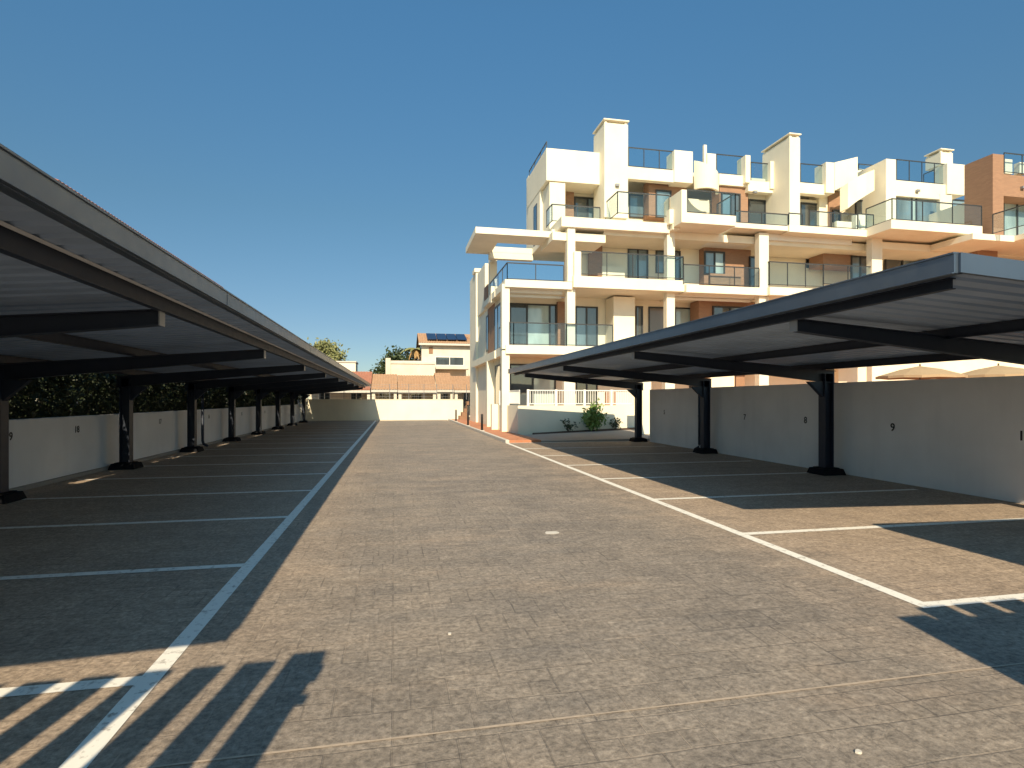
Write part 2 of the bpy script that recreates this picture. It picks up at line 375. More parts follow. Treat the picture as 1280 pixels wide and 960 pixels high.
# ------------------------------------------------------------------ carports
def carport(label, side, lipX, ztop, fh, slope, backX, y0, y1, postX, postY, purlX, pdep, pipes=()):
    root = empty('carport', (postX, (y0+y1)/2, 0), label, 'carport', None)
    zu = ztop - fh + .035                       # underside of sheet at the lip
    def zs(X): return zu - slope*abs(X-lipX)
    # corrugated sheet: profile along Y, ribs run across the roof
    s = MB(); per = .25; prof = []
    y = y0+.02
    while y < y1-.02:
        prof += [(y,0),(y+.15,0),(y+.175,.022),(y+.225,.022)]; y += per
    xa, xb = lipX + side*.04, backX - side*.06
    for (yy, dz) in prof:
        s.v += [Vector((xa, yy, zs(xa)+dz)), Vector((xb, yy, zs(xb)+dz))]
    for i in range(len(prof)-1): s.f.append((2*i, 2*i+1, 2*i+3, 2*i+2))
    o = s.build('roof_sheet', SOFF, root, recalc=False)
    sd = o.modifiers.new('thick', 'SOLIDIFY'); sd.thickness = .004; sd.offset = 0
    # perimeter fascia
    def along(X, zt, hh, nm):
        f = MB(); f.box(X-.02, X+.02, y0, y1, zt-hh, zt); f.box(X-.03, X+.03, y0-.002, y1+.002, zt-.012, zt+.003)
        f.box(min(X, X+side*.07 if X == lipX else X-side*.07), max(X, X+side*.07 if X == lipX else X-side*.07), y0+.005, y1-.005, zt-hh-.004, zt-hh+.012)
        s_out = -side if X == lipX else side
        f.box(min(X+s_out*.0202, X+s_out*.042), max(X+s_out*.0202, X+s_out*.042), y0-.002, y1+.002, zt-hh-.006, zt-hh+.004)
        fo = f.build(nm, FASC, root, bevel=.002)
        y = y0 + 6
        while y < y1-1: MB().box(X-.0235, X+.0235, y-.02, y+.02, zt-hh+.01, zt-.014).build('joint_cover', FASC, fo); y += 6.0
    along(lipX, ztop, fh, 'fascia')
    zbk = ztop - slope*abs(backX-lipX)
    along(backX, zbk, fh, 'back_fascia')
    for yy in (y0, y1):
        f = MB(); a, b = lipX + side*.021, backX - side*.021
        za = ztop-.002; zb = ztop - slope*abs(b-lipX)-.002
        pts = [(min(a,b),yy-.02),(max(a,b),yy-.02),(max(a,b),yy+.02),(min(a,b),yy+.02)]
        zz = {a: za, b: zb}
        f.hexa([(x,y,zz[x]-fh+.006) for x,y in pts] + [(x,y,zz[x]) for x,y in pts]); f.build('end_fascia', FASC, root)
    # purlins (long channels under the sheet)
    mid = (purlX+postX)/2
    for X, dep in ((purlX,pdep),(mid,.13),(postX-side*.1,.13),(backX-side*.12,.10)):
        zt = zs(X)-.004; q = MB()
        q.box(X-.004, X+.004, y0+.22, y1-.03, zt-dep+.008, zt-.008)
        q.box(X-.035, X+.035, y0+.22, y1-.03, zt-.008, zt); q.box(X-.035, X+.035, y0+.22, y1-.03, zt-dep, zt-dep+.008)
        qo = q.build('purlin', ANTH, root)
        if X == purlX and side < 0: MB().box(X+.036, X+.044, y0+.05, y1-.05, zt-.022, zt+.001).build('light_line_strip', LIGHTLINE, qo)  # added pale strip, stands in for the light line the flange catches
    # rafters, posts
    for Y in postY:
        r = MB(); a = purlX + side*.02; b = postX + side*.20
        d0, d1 = .15, .27; ta, tb = zs(a)-pdep, zs(b)-.155
        def hx(w, zA0, zA1, zB0, zB1):
            lo, hi = (a, b) if a < b else (b, a); A, B = ((zA0,zA1),(zB0,zB1)) if a < b else ((zB0,zB1),(zA0,zA1))
            r.hexa([(lo,Y-w,A[0]),(hi,Y-w,B[0]),(hi,Y+w,B[0]),(lo,Y+w,A[0]),(lo,Y-w,A[1]),(hi,Y-w,B[1]),(hi,Y+w,B[1]),(lo,Y+w,A[1])])
        ua, ub = ta+.02, tb+.02
        hx(.006, ua-d0+.01, ua-.01, ub-d1+.01, ub-.01); hx(.055, ua-.012, ua, ub-.012, ub); hx(.055, ua-d0, ua-d0+.012, ub-d1, ub-d1+.012)
        ro = r.build('rafter', ANTH, root)
        e = MB(); e.box(min(a, a-side*.012), max(a, a-side*.012), Y-.065, Y+.065, ua-d0-.006, ua+.004); e.build('end_plate', STEEL, ro)
        zt = zs(postX)-.17-.24
        p = MB(); hw, hd = .10, .105
        p.box(postX-hd, postX-hd+.014, Y-hw, Y+hw, .15, zt+.2); p.box(postX+hd-.014, postX+hd, Y-hw, Y+hw, .15, zt+.2)
        p.box(postX-hd+.0142, postX+hd-.0142, Y-.006, Y+.006, .15, zt+.2)
        po = p.build('post', ANTH, root)
        gst = MB(); s1 = -side
        tri = [(postX+s1*hd, zt-.30), (postX+s1*(hd+.36), zt+.03), (postX+s1*hd, zt+.03)]
        gst.prism(tri, 'y', Y-.05, Y+.05); gst.build('haunch', ANTH, po)
        bs = MB(); w0, w1 = .27, .20
        bs.hexa([(postX-w0,Y-w0,0),(postX+w0,Y-w0,0),(postX+w0,Y+w0,0),(postX-w0,Y+w0,0),(postX-w1-.03,Y-w1-.03,.13),(postX+w1+.03,Y-w1-.03,.13),(postX+w1+.03,Y+w1+.03,.13),(postX-w1-.03,Y+w1+.03,.13)])
        bs.box(postX-.18, postX+.18, Y-.18, Y+.18, .131, .149)
        bs.build('base', BASEM, po, bevel=.01)
    for Y in pipes:
        X = postX + side*.16
        MB().tube([(X,Y,zs(X)-.02),(X,Y,.22),(X-side*.03,Y,.12),(X-side*.16,Y,.05)], .045, 10).build('downpipe', ANTH, root, smooth=True)
    return root
LP = [1.57] + [5.95+4.38*k for k in range(9)]
carport('long dark metal carport along the left wall, row of open bays', -1, -1.73, 2.726, .155, .075, -6.33, .45, 43.9, -6.07, LP, -2.14, .147, (20.6, 33.6))
RP = [5.95, 10.6, 15.45, 20.2]
carport('shorter dark metal carport in front of the white flats, right of the aisle', 1, 4.40, 2.774, .165, .062, 9.30, 3.75, 22.0, 9.05, RP, 4.62, .095, (16.05,))
carport('separate dark metal carport over the nearest bays along the right wall', 1, 5.35, 2.752, .165, .05, 9.30, -7.5, 2.35, 9.05, [-5.0, 0.2], 5.60, .095)

# entrance gates beside the viewer (outside the frame; they cast the slatted shadows)
gt = empty('entrance_gate', (-2.6, .19, 0), 'dark metal gate of wide upright boards left of the entrance, casting barred shadow', 'gate')
MB().box(-1.21, -1.01, .13, .27, 0, 2.50).build('post', ANTH, gt)
MB().box(-1.06, -.98, .14, .20, 2.30, 2.42).box(-1.02, -.965, .15, .19, 2.12, 2.18).build('latch', ANTH, gt)
x = -1.285
while x > -5.2: MB().box(x-.19, x, .18, .205, .08, 2.49).build('board', ANTH, gt); x -= .287
MB().box(-5.4, -1.22, .206, .245, .30, .38).box(-5.4, -1.22, .206, .245, 1.0, 1.08).build('cross_rail', ANTH, gt)
gt = empty('entrance_gate', (5, .12, 0), 'dark solid metal gate right of the entrance with short slats on top', 'gate')
MB().box(3.05, 3.30, .06, .18, 0, 2.38).build('post', ANTH, gt)
MB().box(3.301, 8.5, .10, .14, .06, 2.34).build('panel', ANTH, gt)
x = 3.32
while x < 8.4: MB().box(x, x+.275, .102, .138, 2.341, 2.50).build('slat', ANTH, gt); x += .345

# ------------------------------------------------------------------ apartment building
bld = empty('apartment_building', (18, 30, 0), 'white four storey apartment block with stepped balconies, glass railings and brown tiled panels', 'building')
def part(nm, mb, m=WHITE, **k): return mb.build(nm, m, bld, **k)
def PB(px0, px1, pt, pb, Y, dep):             # box face set out from sight lines on the plane Y, with a real depth
    pm = (px0+px1)/2
    return MB().box(gx(px0,Y), gx(px1,Y), Y, Y+dep, gz(pm,pb,Y), gz(pm,pt,Y))
YF, YR, YP = 26.0, 28.6, 28.2
# body
MB().box(5.36, 40, YR, 38, 0, 6.9).build('wall', WHITE, bld)
MB().box(10.75, 40, YR+.001, 35, 6.9, 9.9).box(8.75, 10.76, YR, YR+.25, 6.9, 9.7).build('wall', WHITE, bld)
X0 = gx(683, YP)
MB().box(X0+.05, 40, 29.7, 32.4, 10.0, 13.0).build('wall', WHITE, bld)
# slabs
part('balcony_slab', MB().box(5.07, 24.8, YF, YR+.05, 3.72, 4.13).box(5.0, 5.45, YR+.051, 37.2, 3.68, 4.08))
part('balcony_slab', MB().box(5.03, gx(715.5,YF), YF+.02, YR+.05, 6.83, 7.18).box(5.0, 5.36, YR+.051, 32.5, 6.82, 7.15))
part('balcony_slab', MB().box(gx(716,YF), gx(854,YF), YF-.12, YR+.05, 6.92, 7.46))
part('balcony_slab', MB().box(gx(854.3,YF), gx(962,25.7), 25.7, YR+.05, 6.86, 7.24))
part('balcony_slab', MB().box(gx(962.3,25.5), 40, 25.5, YR+.05, 6.86, 7.26))
part('balcony_floor', MB().box(5.2, 24.7, YF+.12, YR, 4.131, 4.145), FLOOR)
part('balcony_floor', MB().box(5.3, gx(715,YF), YF+.12, 32.4, 7.181, 7.195).box(gx(717,YF), gx(853,YF), YF+.1, YR, 7.461, 7.47).box(gx(856,YF), 38, YF, YR, 7.262, 7.27), FLOOR)
# terrace floor with penthouse above
part('balcony_floor', MB().box(X0+.5, 40, 27.3, 29.6, 10.001, 10.012), FLOOR)
part('roof_slab', MB().box(X0+.01, 40, 27.2, 32.45, 9.73, 10.0))
part('balcony_slab', MB().box(gx(702,YF), gx(837,YF), YF, 28.5, 9.80, 10.28))
part('balcony_slab', MB().box(gx(690,26.4), gx(756,26.4), 26.3, 28.5, 9.22, 9.62))
part('balcony_slab', PB(852,920,267.5,280,24.9,3.6).box(gx(837.3,YF), gx(853,24.9)+.3, YF-.3, 28.5, 9.9, 10.2))
part('balcony_slab', PB(918.5,990,280.5,286.5,25.6,3))
part('balcony_slab', PB(986.6,1092,284.5,293,25.5,3.2))
part('balcony_slab', PB(1114,1228,278.5,289.5,24.0,4.6))
part('balcony_slab', PB(1216,1268,293,300.5,23.4,5).box(gx(1268,23.4), 40, 21.8, 28.4, gz(1250,300.5,23.4)+.02, gz(1250,293,23.4)-.02))
# slab over balcony soffits between
part('roof_slab', MB().box(gx(757,26.1), gx(1092,26.1), 26.37, 28.55, 9.63, 10.0).box(gx(1092,25.8)+.003, 40, 25.73, 28.5, 9.6, 9.97))
# pergola roof at left
zt, zb = 9.80, 9.50
per = MB(); per.box(3.78, 8.35, 26.9, 28.4, zb, zt).box(3.78, 5.1, 28.401, 30.2, zb, zt).box(7.35, 8.35, 28.401, 30.2, zb, zt).box(3.78, 8.35, 30.201, 30.75, zb, zt)
part('pergola_roof', per)
part('beam', MB().box(5.0, 7.4, 30.21, 30.6, 9.17, 9.498))
part('pillar', MB().box(5.2, 5.62, 31.4, 31.8, 6.9, 9.5).box(5.2, 5.45, 30.76, 31.4, 9.2, 9.49))
part('wall', MB().box(5.22, 5.46, 33.2, 36.3, 6.9, 9.6))
part('wall', MB().box(5.22, 5.52, 37.0, 40.0, 0, 9.9).box(5.12, 5.56, 36.93, 38.0, 9.905, 10.15))
# pillars
for px0, px1, pt, pb, Y in ((627.5,637,355,436,26.12),(627.5,637,438,550,26.12),(709,719,360,434,26.15),(709.5,719,281,352,26.1),(705,719,440,550,26.15),
                            (833.5,843.5,360,442,26.25),(834,843.5,284,352,26.1),(831.5,843.5,440,550,26.25),(949,961,291,360,25.9),(949,961,360,520,25.9),
                            (1090,1103,292,360,25.6),(1090,1103,360,520,25.6)):
    part('pillar', PB(px0,px1,pt,pb,Y,.36))
part('pillar', MB().box(gx(717,YF), gx(725.5,YF), YF-.11, YF+.5, 7.0, gz(721,315,YF)))
part('pillar', MB().box(4.98, 5.40, 30.9, 31.3, 0, 3.68))
part('pillar', PB(614,618.5,358,378,29.6,.35))
# brick panels
for a in ((697.5,706.5,377,432,28.3,.25),(736.5,753,298,345,28.3,.2),(873.5,945,377,420,27.6,.9),(880,938.5,305,357,27.5,1.0),
          (888,926,342.5,356,26.4,.2),(1029,1089,316,333,27.3,1.1),(811,858,227.5,272,28.9,.7),(899.5,935,232,283,28.6,.9),(1036,1052,240,290,28.9,.7),(706.5,717.5,240,272,29.5,.15)):
    part('tiled_panel', PB(*a), BRICK)
part('tiled_panel', MB().box(5.33, 5.5, 30.6, 32.9, 4.1, 6.82).box(5.15, 5.355, 31.85, 33.1, 7.15, 8.1), BRICK)
part('wall', PB(753,781,333,347,28.2,.3)); part('wall', PB(767,793.5,371,436,27.4,1.1)); part('wall', PB(850,880,300,358,28.0,.6))
# penthouse masses
part('parapet', PB(683,751,188,228,YP,4.3)); part('wall', PB(687,706.5,228.2,290,YP+.03,1.5))
part('wall', MB().box(X0+.02, X0+.3, YP+1.4, YP+4.2, 10.0, 13.2)); 
part('parapet', MB().box(gx(660,32.6), gx(668,32.6), 32.46, 33.0, 10.0, gz(664,221,32.6)))
for a in ((785,843,210.5,225.5,YP+.1,.35),(899,935,218.5,232,YP+.25,.5),(935.3,977,227,240.5,YP+.1,.4),(1000,1033,229.5,242.5,YP+.15,.4),(1107,1184,227.5,247,27.5,.4)):
    part('parapet', PB(*a))
part('roof_slab', PB(785,1190,226.5,231,YP+.46,7))
for a in ((843,866,188.5,228,YP+.0,.9),(884,895,192,222,YP+.3,.5),(932,938,194,228,YP+.0,.8),(963,977.5,202,236,YP+.0,.7),(1032.5,1043,203,241,YP+.0,.9),(1107.5,1120,199,290,27.0,2.9),(1184,1206.5,205,243,27.4,.8),(1175,1190,243.2,280,27.46,.4),(1107.6,1190,243,247,27.48,.4)):
    part('wall', PB(*a))
part('wall', PB(836.5,842,247,274,26.1,.4)); part('wall', PB(852,858.5,237,269,24.92,1.8)); part('wall', PB(837,857.9,262,280,25.7,.5))
part('wall', PB(1001,1030,250,288,29.2,.6)); part('wall', PB(1120,1176,278,284,27.7,.5)); part('wall', PB(1024,1035.5,240.5,290,29.0,.8))
part('wall', PB(957.5,976,240,286,29.0,.8)); part('wall', PB(935.2,976,240.6,250,28.95,.8))
part('post', PB(880,883.5,181,212,YP+.4,.15))
# chimneys
for px0, px1, pt, pb, Y, dep in ((755.5,785,154.5,272,27.5,1.6),(987,1000,171.5,286,26.9,2.3),(1176,1191,190.5,206,28.0,1.0)):
    ch = part('chimney', PB(px0,px1,pt,pb,Y,dep))
    x0, x1 = gx(px0,Y), gx(px1,Y); z = gz((px0+px1)/2, pt, Y)
    c = MB()
    for xx in (x0+.04, x1-.16):
        for yy in (Y+.05, Y+dep-.17): c.box(xx, xx+.12, yy, yy+.12, z+.001, z+.14)
    c.box(x0-.05, x1+.05, Y-.05, Y+dep+.05, z+.141, z+.20); c.build('chimney_cap', WHITE, ch)
# brown end volume at right
YB = 23.8; xb = gx(1241,YB); zb_ = gz(1250,193,YB)
part('tiled_panel', MB().box(xb, gx(1254.5,YB), YB, YB+1.3, 10.0, zb_).box(gx(1254.5,YB), 40, YB+.02, YB+1.3, gz(1260,245,YB), gz(1260,218,YB)).box(xb, xb+.3, YB+1.301, gy(1205.5,xb), 10.0, zb_), BRICK)
part('wall', MB().box(xb+.31, 40, YB+1.5, 36, 10.0, gz(1260,240,YB)))
part('wall', MB().box(gx(1216,24.2), 40, 27.0, YR, 7.2, 9.5)); part('tiled_panel', PB(1222,1247,303,330,25.2,1.5), BRICK)
part('post', PB(1256.5,1265.5,199,217,YB+.6,.3)); part('post', PB(1274.5,1284,203,217,YB+.6,.3))
# curved stair parapets (ribbons winding up to the roof)
def ribbon(nm, pts, th=.14, m=WHITE):         # pts: (x, y, z_low, z_high)
    s = MB(); n = len(pts)
    for i, (x, y, a, b) in enumerate(pts):
        q0 = Vector(pts[max(i-1,0)][:2]); q1 = Vector(pts[min(i+1,n-1)][:2]); d = (q1-q0).normalized(); nr = Vector((-d.y, d.x))*th
        s.v += [Vector((x,y,a)), Vector((x,y,b)), Vector((x+nr.x,y+nr.y,a)), Vector((x+nr.x,y+nr.y,b))]
    for i in range(n-1):
        a = 4*i; b = a+4
        s.f += [(a,b,b+1,a+1),(a+2,a+3,b+3,b+2),(a+1,b+1,b+3,a+3),(a,a+2,b+2,b)]
    s.f += [(0,1,3,2), (4*n-4,4*n-2,4*n-1,4*n-3)]
    return s.build(nm, m, bld, smooth=False)
def spiral(pxc, Y, rad, a0, a1, zlo0, zlo1, hgt0, hgt1, n=16):
    cx, cy = gx(pxc,Y), Y; pts = []
    for i in range(n+1):
        t = i/n; a = R(a0+(a1-a0)*t); pts.append((cx+rad*math.cos(a), cy+rad*math.sin(a), zlo0+(zlo1-zlo0)*t, zlo0+(zlo1-zlo0)*t+hgt0+(hgt1-hgt0)*t))
    return pts
zr = gz(880,236,27.6)
ribbon('stair_parapet', spiral(881, 28.2, .72, 190, 350, gz(866,232,27.6), zr-.05, 1.55, .75))
ribbon('stair_parapet', [(gx(1050,27.9),27.9,gz(1050,265,27.9),gz(1050,236,27.9)), (gx(1060,27.5),27.5,gz(1060,260,27.5),gz(1060,228,27.5)), (gx(1072,27.3),27.3,gz(1072,251,27.3),gz(1072,221,27.3)), (gx(1083,27.3),27.3,gz(1083,244,27.3),gz(1083,216,27.3)), (gx(1093,27.5),27.5,gz(1093,238,27.5),gz(1093,212,27.5))])
ribbon('stair_parapet', [(gx(1043.5,28.2),28.2,gz(1044,238,28.2),gz(1044,203,28.2)), (gx(1056,28.3),28.3,gz(1056,232,28.3),gz(1056,200,28.3)), (gx(1072,28.5),28.5,gz(1072,226,28.5),gz(1072,196,28.5))])
part('parapet', PB(1072,1095,212,222,29.2,.3))
part('wall', PB(1070,1083,268,290,26.2,.3)); part('wall', PB(1046,1070,277,290,27.2,.3))
# windows: frame with its panes
def window(px0, px1, pt, pb, Y, kinds, fw=.07, mull=None):
    x0, x1 = gx(px0,Y), gx(px1,Y); pm = (px0+px1)/2; z0, z1 = gz(pm,pb,Y), gz(pm,pt,Y); n = len(kinds)
    fr = MB(); fr.box(x0, x1, Y, Y+.10, z1-fw, z1).box(x0, x1, Y, Y+.10, z0, z0+fw*.6).box(x0, x0+fw, Y+.001, Y+.10, z0+fw*.6+.001, z1-fw-.001).box(x1-fw, x1, Y+.001, Y+.10, z0+fw*.6+.001, z1-fw-.001)
    cut = mull or [i/n for i in range(1, n)]
    xs = [x0] + [x0+(x1-x0)*c for c in cut] + [x1]
    for c in xs[1:-1]: fr.box(c-fw*.55, c+fw*.55, Y+.002, Y+.10, z0+fw*.6+.001, z1-fw-.001)
    fo = fr.build('window', DARKFR, bld)
    for i, kd in enumerate(kinds):
        MB().box(xs[i]+.03, xs[i+1]-.03, Y+.055+.004*(i % 2), Y+.085, z0+.03, z1-.03).build('pane', PANE[kd], fo)
W = YR-.06
for a in ((637,697.5,379.5,436,W,(0,1,0),.08,[.36,.83]),(719.5,747.5,383,436,W,(2,0)),(795,804,382.5,436,27.9,(0,)),(811,832.5,383.5,436,W,(3,)),(843.5,867.5,384.5,436,W,(1,)),
          (891.5,935,383,436,27.50,(0,2)),(785,810.5,310.5,352,W,(2,2)),(820,832.5,312.5,341.5,W,(2,)),(843.5,851,313.5,352,27.9,(2,)),(881,906.5,314,342.5,27.41,(2,1)),(937.5,948.5,320.5,362,27.4,(0,)),
          (1008,1023.5,322,335,W,(0,)),(1064.5,1088,320,350,27.24,(2,0)),(1107,1150,322,352,27.6,(0,2)),(1160,1215,322,352,27.6,(0,0)),
          (637,695,455,512,W,(0,1),.08,[.5]),(720,747.5,470,514,W,(0,0)),(862,880,462,510,W,(0,)),(1035,1047,455,500,W,(0,)),
          (718,752,246.5,273,29.6,(0,2)),(786.5,811,243,272,29.6,(2,)),(820,839.5,237.5,272,28.84,(2,)),(902,926,241,283,28.5,(2,0)),(936,957.5,249.5,284,28.88,(0,)),(1001,1024.5,253.5,288,29.14,(0,)),
          (1041.5,1051,262,290,28.82,(0,)),(1070,1089,250,290,28.6,(0,)),(1120,1176,246,279,27.62,(2,1,2),.07,[.36,.46]),(1190,1228,250,279,29.3,(2,1)),(1254.5,1290,245.5,310,YB+.9,(1,1)),(1291,1330,245.5,310,YB+.9,(1,2)),
          (1226,1290,312,345,26.9,(0,0))):
    window(*a)
# corner glazing on the end wall, small dark openings there
fr = MB().box(5.30, 5.355, 28.62, 30.5, 6.45, 6.55).box(5.30, 5.355, 28.62, 28.7, 4.1, 6.45).box(5.30, 5.355, 30.42, 30.5, 4.1, 6.45).box(5.30, 5.355, 29.5, 29.58, 4.1, 6.45)
fo = fr.build('window', DARKFR, bld); MB().box(5.32, 5.345, 28.7, 30.42, 4.1, 6.45).build('pane', PANE[2], fo)
for (ya, yb, za, zb2) in ((28.8,30.4,1.3,3.4),(32.4,33.4,.6,3.3),(32.6,33.4,4.4,6.5)):
    fo = MB().box(5.31, 5.355, ya, yb, za, za+.06).box(5.31, 5.355, ya, yb, zb2-.08, zb2).box(5.312, 5.355, ya, ya+.06, za+.061, zb2-.081).box(5.312, 5.355, yb-.06, yb, za+.061, zb2-.081).build('window', DARKFR, bld)
    MB().box(5.33, 5.35, ya+.03, yb-.03, za+.03, zb2-.03).build('pane', PANE[0], fo)
fo = MB().box(X0-.005, X0+.02, 30.2, 30.95, 10.1, 12.3).build('window', DARKFR, bld); MB().box(X0-.01, X0-.0055, 30.27, 30.88, 10.16, 12.24).build('pane', PANE[0], fo)
# balcony railings: rail and posts, glass as sub-part. polyline of (X, Y), z bottom, z top
def railing(pts, z0, z1, posts=1.4, rail=.045):
    f = MB(); gl = MB()
    for (a, b) in zip(pts[:-1], pts[1:]):
        A, B = Vector((*a,0)), Vector((*b,0)); L = (B-A).length; n = max(1, round(L/posts)); d = (B-A)/n
        f.bar((a[0],a[1],z1), (b[0],b[1],z1), rail, .05); f.bar((a[0],a[1],z0+.05), (b[0],b[1],z0+.05), .03, .03)
        for i in range(n+1):
            q = A+d*i; f.box(q.x-.018, q.x+.018, q.y-.018, q.y+.018, z0, z1-.026)
        u = (B-A).normalized()*.02; nr = Vector((-u.y,u.x,0)).normalized()*.005
        a3, b3 = A+u, B-u; lo = Vector((0,0,z0+.07)); hi = Vector((0,0,z1-.028))
        gl.hexa([a3-nr+lo, b3-nr+lo, b3+nr+lo, a3+nr+lo, a3-nr+hi, b3-nr+hi, b3+nr+hi, a3+nr+hi])
    fo = f.build('balcony_railing', DARKFR, bld); gl.build('glass_panel', GLASS, fo)
def PR(px0, px1, Y, pt, pb, left=0, right=0, posts=1.4):
    pm = (px0+px1)/2; a = (gx(px0,Y), Y); b = (gx(px1,Y), Y); pts = [a, b]
    if left: pts = [(a[0], Y+left)] + pts
    if right: pts = pts + [(b[0], Y+right)]
    railing(pts, gz(pm,pb,Y), gz(pm,pt,Y), posts)
z1_ = 4.13
railing([(5.17,28.3),(5.17,26.3),(5.27,26.12),(5.45,26.06),(gx(708,26.06),26.06),(gx(766,26.06),26.06)], 4.13, 5.18, 2.0)
railing([(5.16,31.0),(5.16,26.12),(gx(704.5,26.12),26.12)], 7.18, 7.97, 1.2)
PR(725.5,854,26.0,317.5,346.5,0,1.0); PR(854.5,949,25.85,333,357); PR(961.5,1029,25.8,329,358,1.2,0,1.0); PR(1029.5,1090,25.7,332,357)
PR(772,836.5,26.05,242,269.5,1.6,0); PR(690,750,27.0,257.5,279,1.0,0); PR(858.5,919,24.98,239.5,268,0,1.6); PR(919,985,25.7,266,281); PR(986,1003,25.6,267,285)
PR(1012,1072,25.6,266,285); PR(1072.5,1092,25.6,268,286); PR(1115,1227,24.05,253,279,1.6,0,1.9); 
railing([(gx(1241,23.5),23.5),(gx(1285,21.9),21.9)], gz(1241,293,23.5), gz(1241,268,23.5)+.0, 1.2)
PR(785.5,843,YP+.25,187,211,0,0,1.0); PR(895.5,932,YP+.4,194.5,219); PR(938.5,963,YP+.25,204,228,); PR(1000.5,1032,YP+.3,206,230); PR(1120.5,1183.5,27.65,202.5,228.5,0,1.5,1.0); PR(1073,1094,YP+.4,206,214); PR(1255,1300,YB+.2,193.5,218)
railing([(X0+.1,YP+4.2),(X0+.1,YP+.3)], 13.9, 14.9, 1.2)
# awning cassettes, wall lamps, vents
for a in ((638,703,362,366.5,26.6,.18),(637,701.5,369,372,27.0,.12),(843,942,367.5,371.5,26.5,.18),(843,938,373,376,26.9,.12),(961,1065,295.5,303,26.2,.2),(961,1063,305,309,26.6,.15),(776,834,286,290.5,26.8,.18),(885,938.5,297,305,26.6,.8),(1204,1228,303,306,24.6,.2)):
    part('awning', PB(*a), AWN)
for px, py, Y in ((771,232,27.5),(943,240.5,28.3),(993,245,28.3),(1146,239,27.48),(1277,235,YB+.02),(1098,250,28.0)):
    X, Z = gx(px,Y), gz(px,py,Y); part('wall_lamp', MB().box(X-.10, X+.10, Y-.14, Y-.001, Z-.06, Z+.06), STEEL)
for px, py in ((834,476),(947,240)): pass
# ground floor garden walls to the right, seen between wall and carport roof
part('wall', PB(747.5,800,480,515,28.45,.14)); part('tiled_panel', PB(757,770,490,507,28.3,.14), BRICK)
part('wall', PB(888,918,459,490,27.2,.2)); part('wall', PB(1048,1100,456,490,27.6,.3)); part('tiled_panel', PB(920,931,458,495,27.3,.3), BRICK)

# ------------------------------------------------------------------ garden wall in front of the flats, white fence
gw = empty('garden_wall', (9, 24.3, 0), 'low white garden wall below the flats, mostly in the carport shadow', 'wall')
GW = 24.2
MB().prism([(5.25,GW),(14.6,GW),(14.6,GW+.2),(5.43,GW+.2),(5.24,28.0),(5.05,28.0)], 'z', -.02, 1.32).build('wall_body', WHITE, gw)
MB().box(4.74, 5.06, 27.95, 28.3, .05, 1.36).build('end_pier', WHITE, gw)
fn = empty('railing_fence', (7.5, GW+.1, 1.32), 'white picket railing on top of the garden wall', 'fence')
for px in (660, 695, 730.5, 764): X = gx(px,GW+.1); MB().box(X-.05, X+.05, GW+.05, GW+.15, 1.32, 2.03).build('post', WHITEMET, fn)
MB().box(5.1, 5.2, 27.9, 28.0, 1.32, 2.03).build('post', WHITEMET, fn)
q = MB()
def run(A, B):
    A, B = Vector((*A,0)), Vector((*B,0)); L = (B-A).length; n = int(L/.11)
    for z in (1.99, 1.40): q.bar((A.x,A.y,z), (B.x,B.y,z), .03, .04)
    for k in range(n+1):
        c = A+(B-A)*k/n; q.box(c.x-.011, c.x+.011, c.y-.011, c.y+.011, 1.421, 1.969)
run((gx(660,GW+.1),GW+.1), (gx(790,GW+.1),GW+.1)); run((5.17,27.9), (5.36,GW+.14))
q.build('pickets', WHITEMET, fn)
pr = empty('wall_pier', (10.2, 21.8, 0), 'narrow white pier at the far end of the right hand wall, sunlit', 'pier')
MB().box(gx(803,21.8), gx(814,21.8), 21.8, 22.1, .1, 2.35).build('pier_body', WHITE, pr)

# ------------------------------------------------------------------ bollards
bo = None
bl = [('nearest black bollard on the path kerb by the building', 602.5), ('middle black bollard on the path kerb, half before the corner of the flats', 585), ('farthest black bollard, standing before the sunlit end wall', 570)]
for lab, px in bl:
    X = 4.09; Y = gy(px, X)
    if bo is None:
        bo = empty('bollard', (X, Y, .1), lab, 'bollard', 'bollards along the path kerb')
        MB().tube([(X,Y,.105),(X,Y,.86),(X,Y,.90)], [.055,.055,.035], 12).build('post', RUBBER, bo, smooth=True)
        MB().box(X-.11, X+.11, Y-.11, Y+.11, .1, .125).build('foot_plate', KERB, bo); first = Vector((X,Y,.1))
    else:
        c = copy_tree(bo); c.location = (X, Y, .1); c['label'] = lab

# ------------------------------------------------------------------ plants
def shrub(label, px, Y, z, w, h, n, m, size, stem=True, name='shrub'):
    X = gx(px, Y); root = empty(name, (X, Y, z), label, 'shrub')
    s = MB(); f = MB()
    tips = []
    for i in range(9):
        a = rng.uniform(0,6.28); rr = w*rng.uniform(.12,.48); hh = h*rng.uniform(.5,1)
        t = Vector((X+rr*math.cos(a), Y+rr*math.sin(a)*.7, z+hh)); m_ = Vector((X+rr*.4*math.cos(a), Y+rr*.3*math.sin(a), z+hh*.55))
        s.tube([(X+.02*math.cos(a),Y+.02*math.sin(a),z-.03), m_, t], [.016,.011,.005], 5); tips += [t, m_]
    for i in range(n):
        t = rng.choice(tips); c = t + Vector((rng.gauss(0,.1)*w, rng.gauss(0,.1)*w, rng.gauss(0,.10)*h - .02))
        c.z = max(c.z, z+.03); f.leaf(c, size)
    s.build('stem', BARK, root); f.build('foliage', m, root)
shrub('bushy bright green shrub in the planting strip against the garden wall', 739, 23.9, .2, 1.25, 1.15, 1200, LEAF, .16)
shrub('small sparse dark shrub left of the bright green shrub', 711, 23.9, .14, .7, .56, 70, DARKLEAF, .15)
shrub('small dark grassy shrub right of the bright green shrub', 769, 23.9, .24, .65, .5, 130, DARKLEAF, .14)

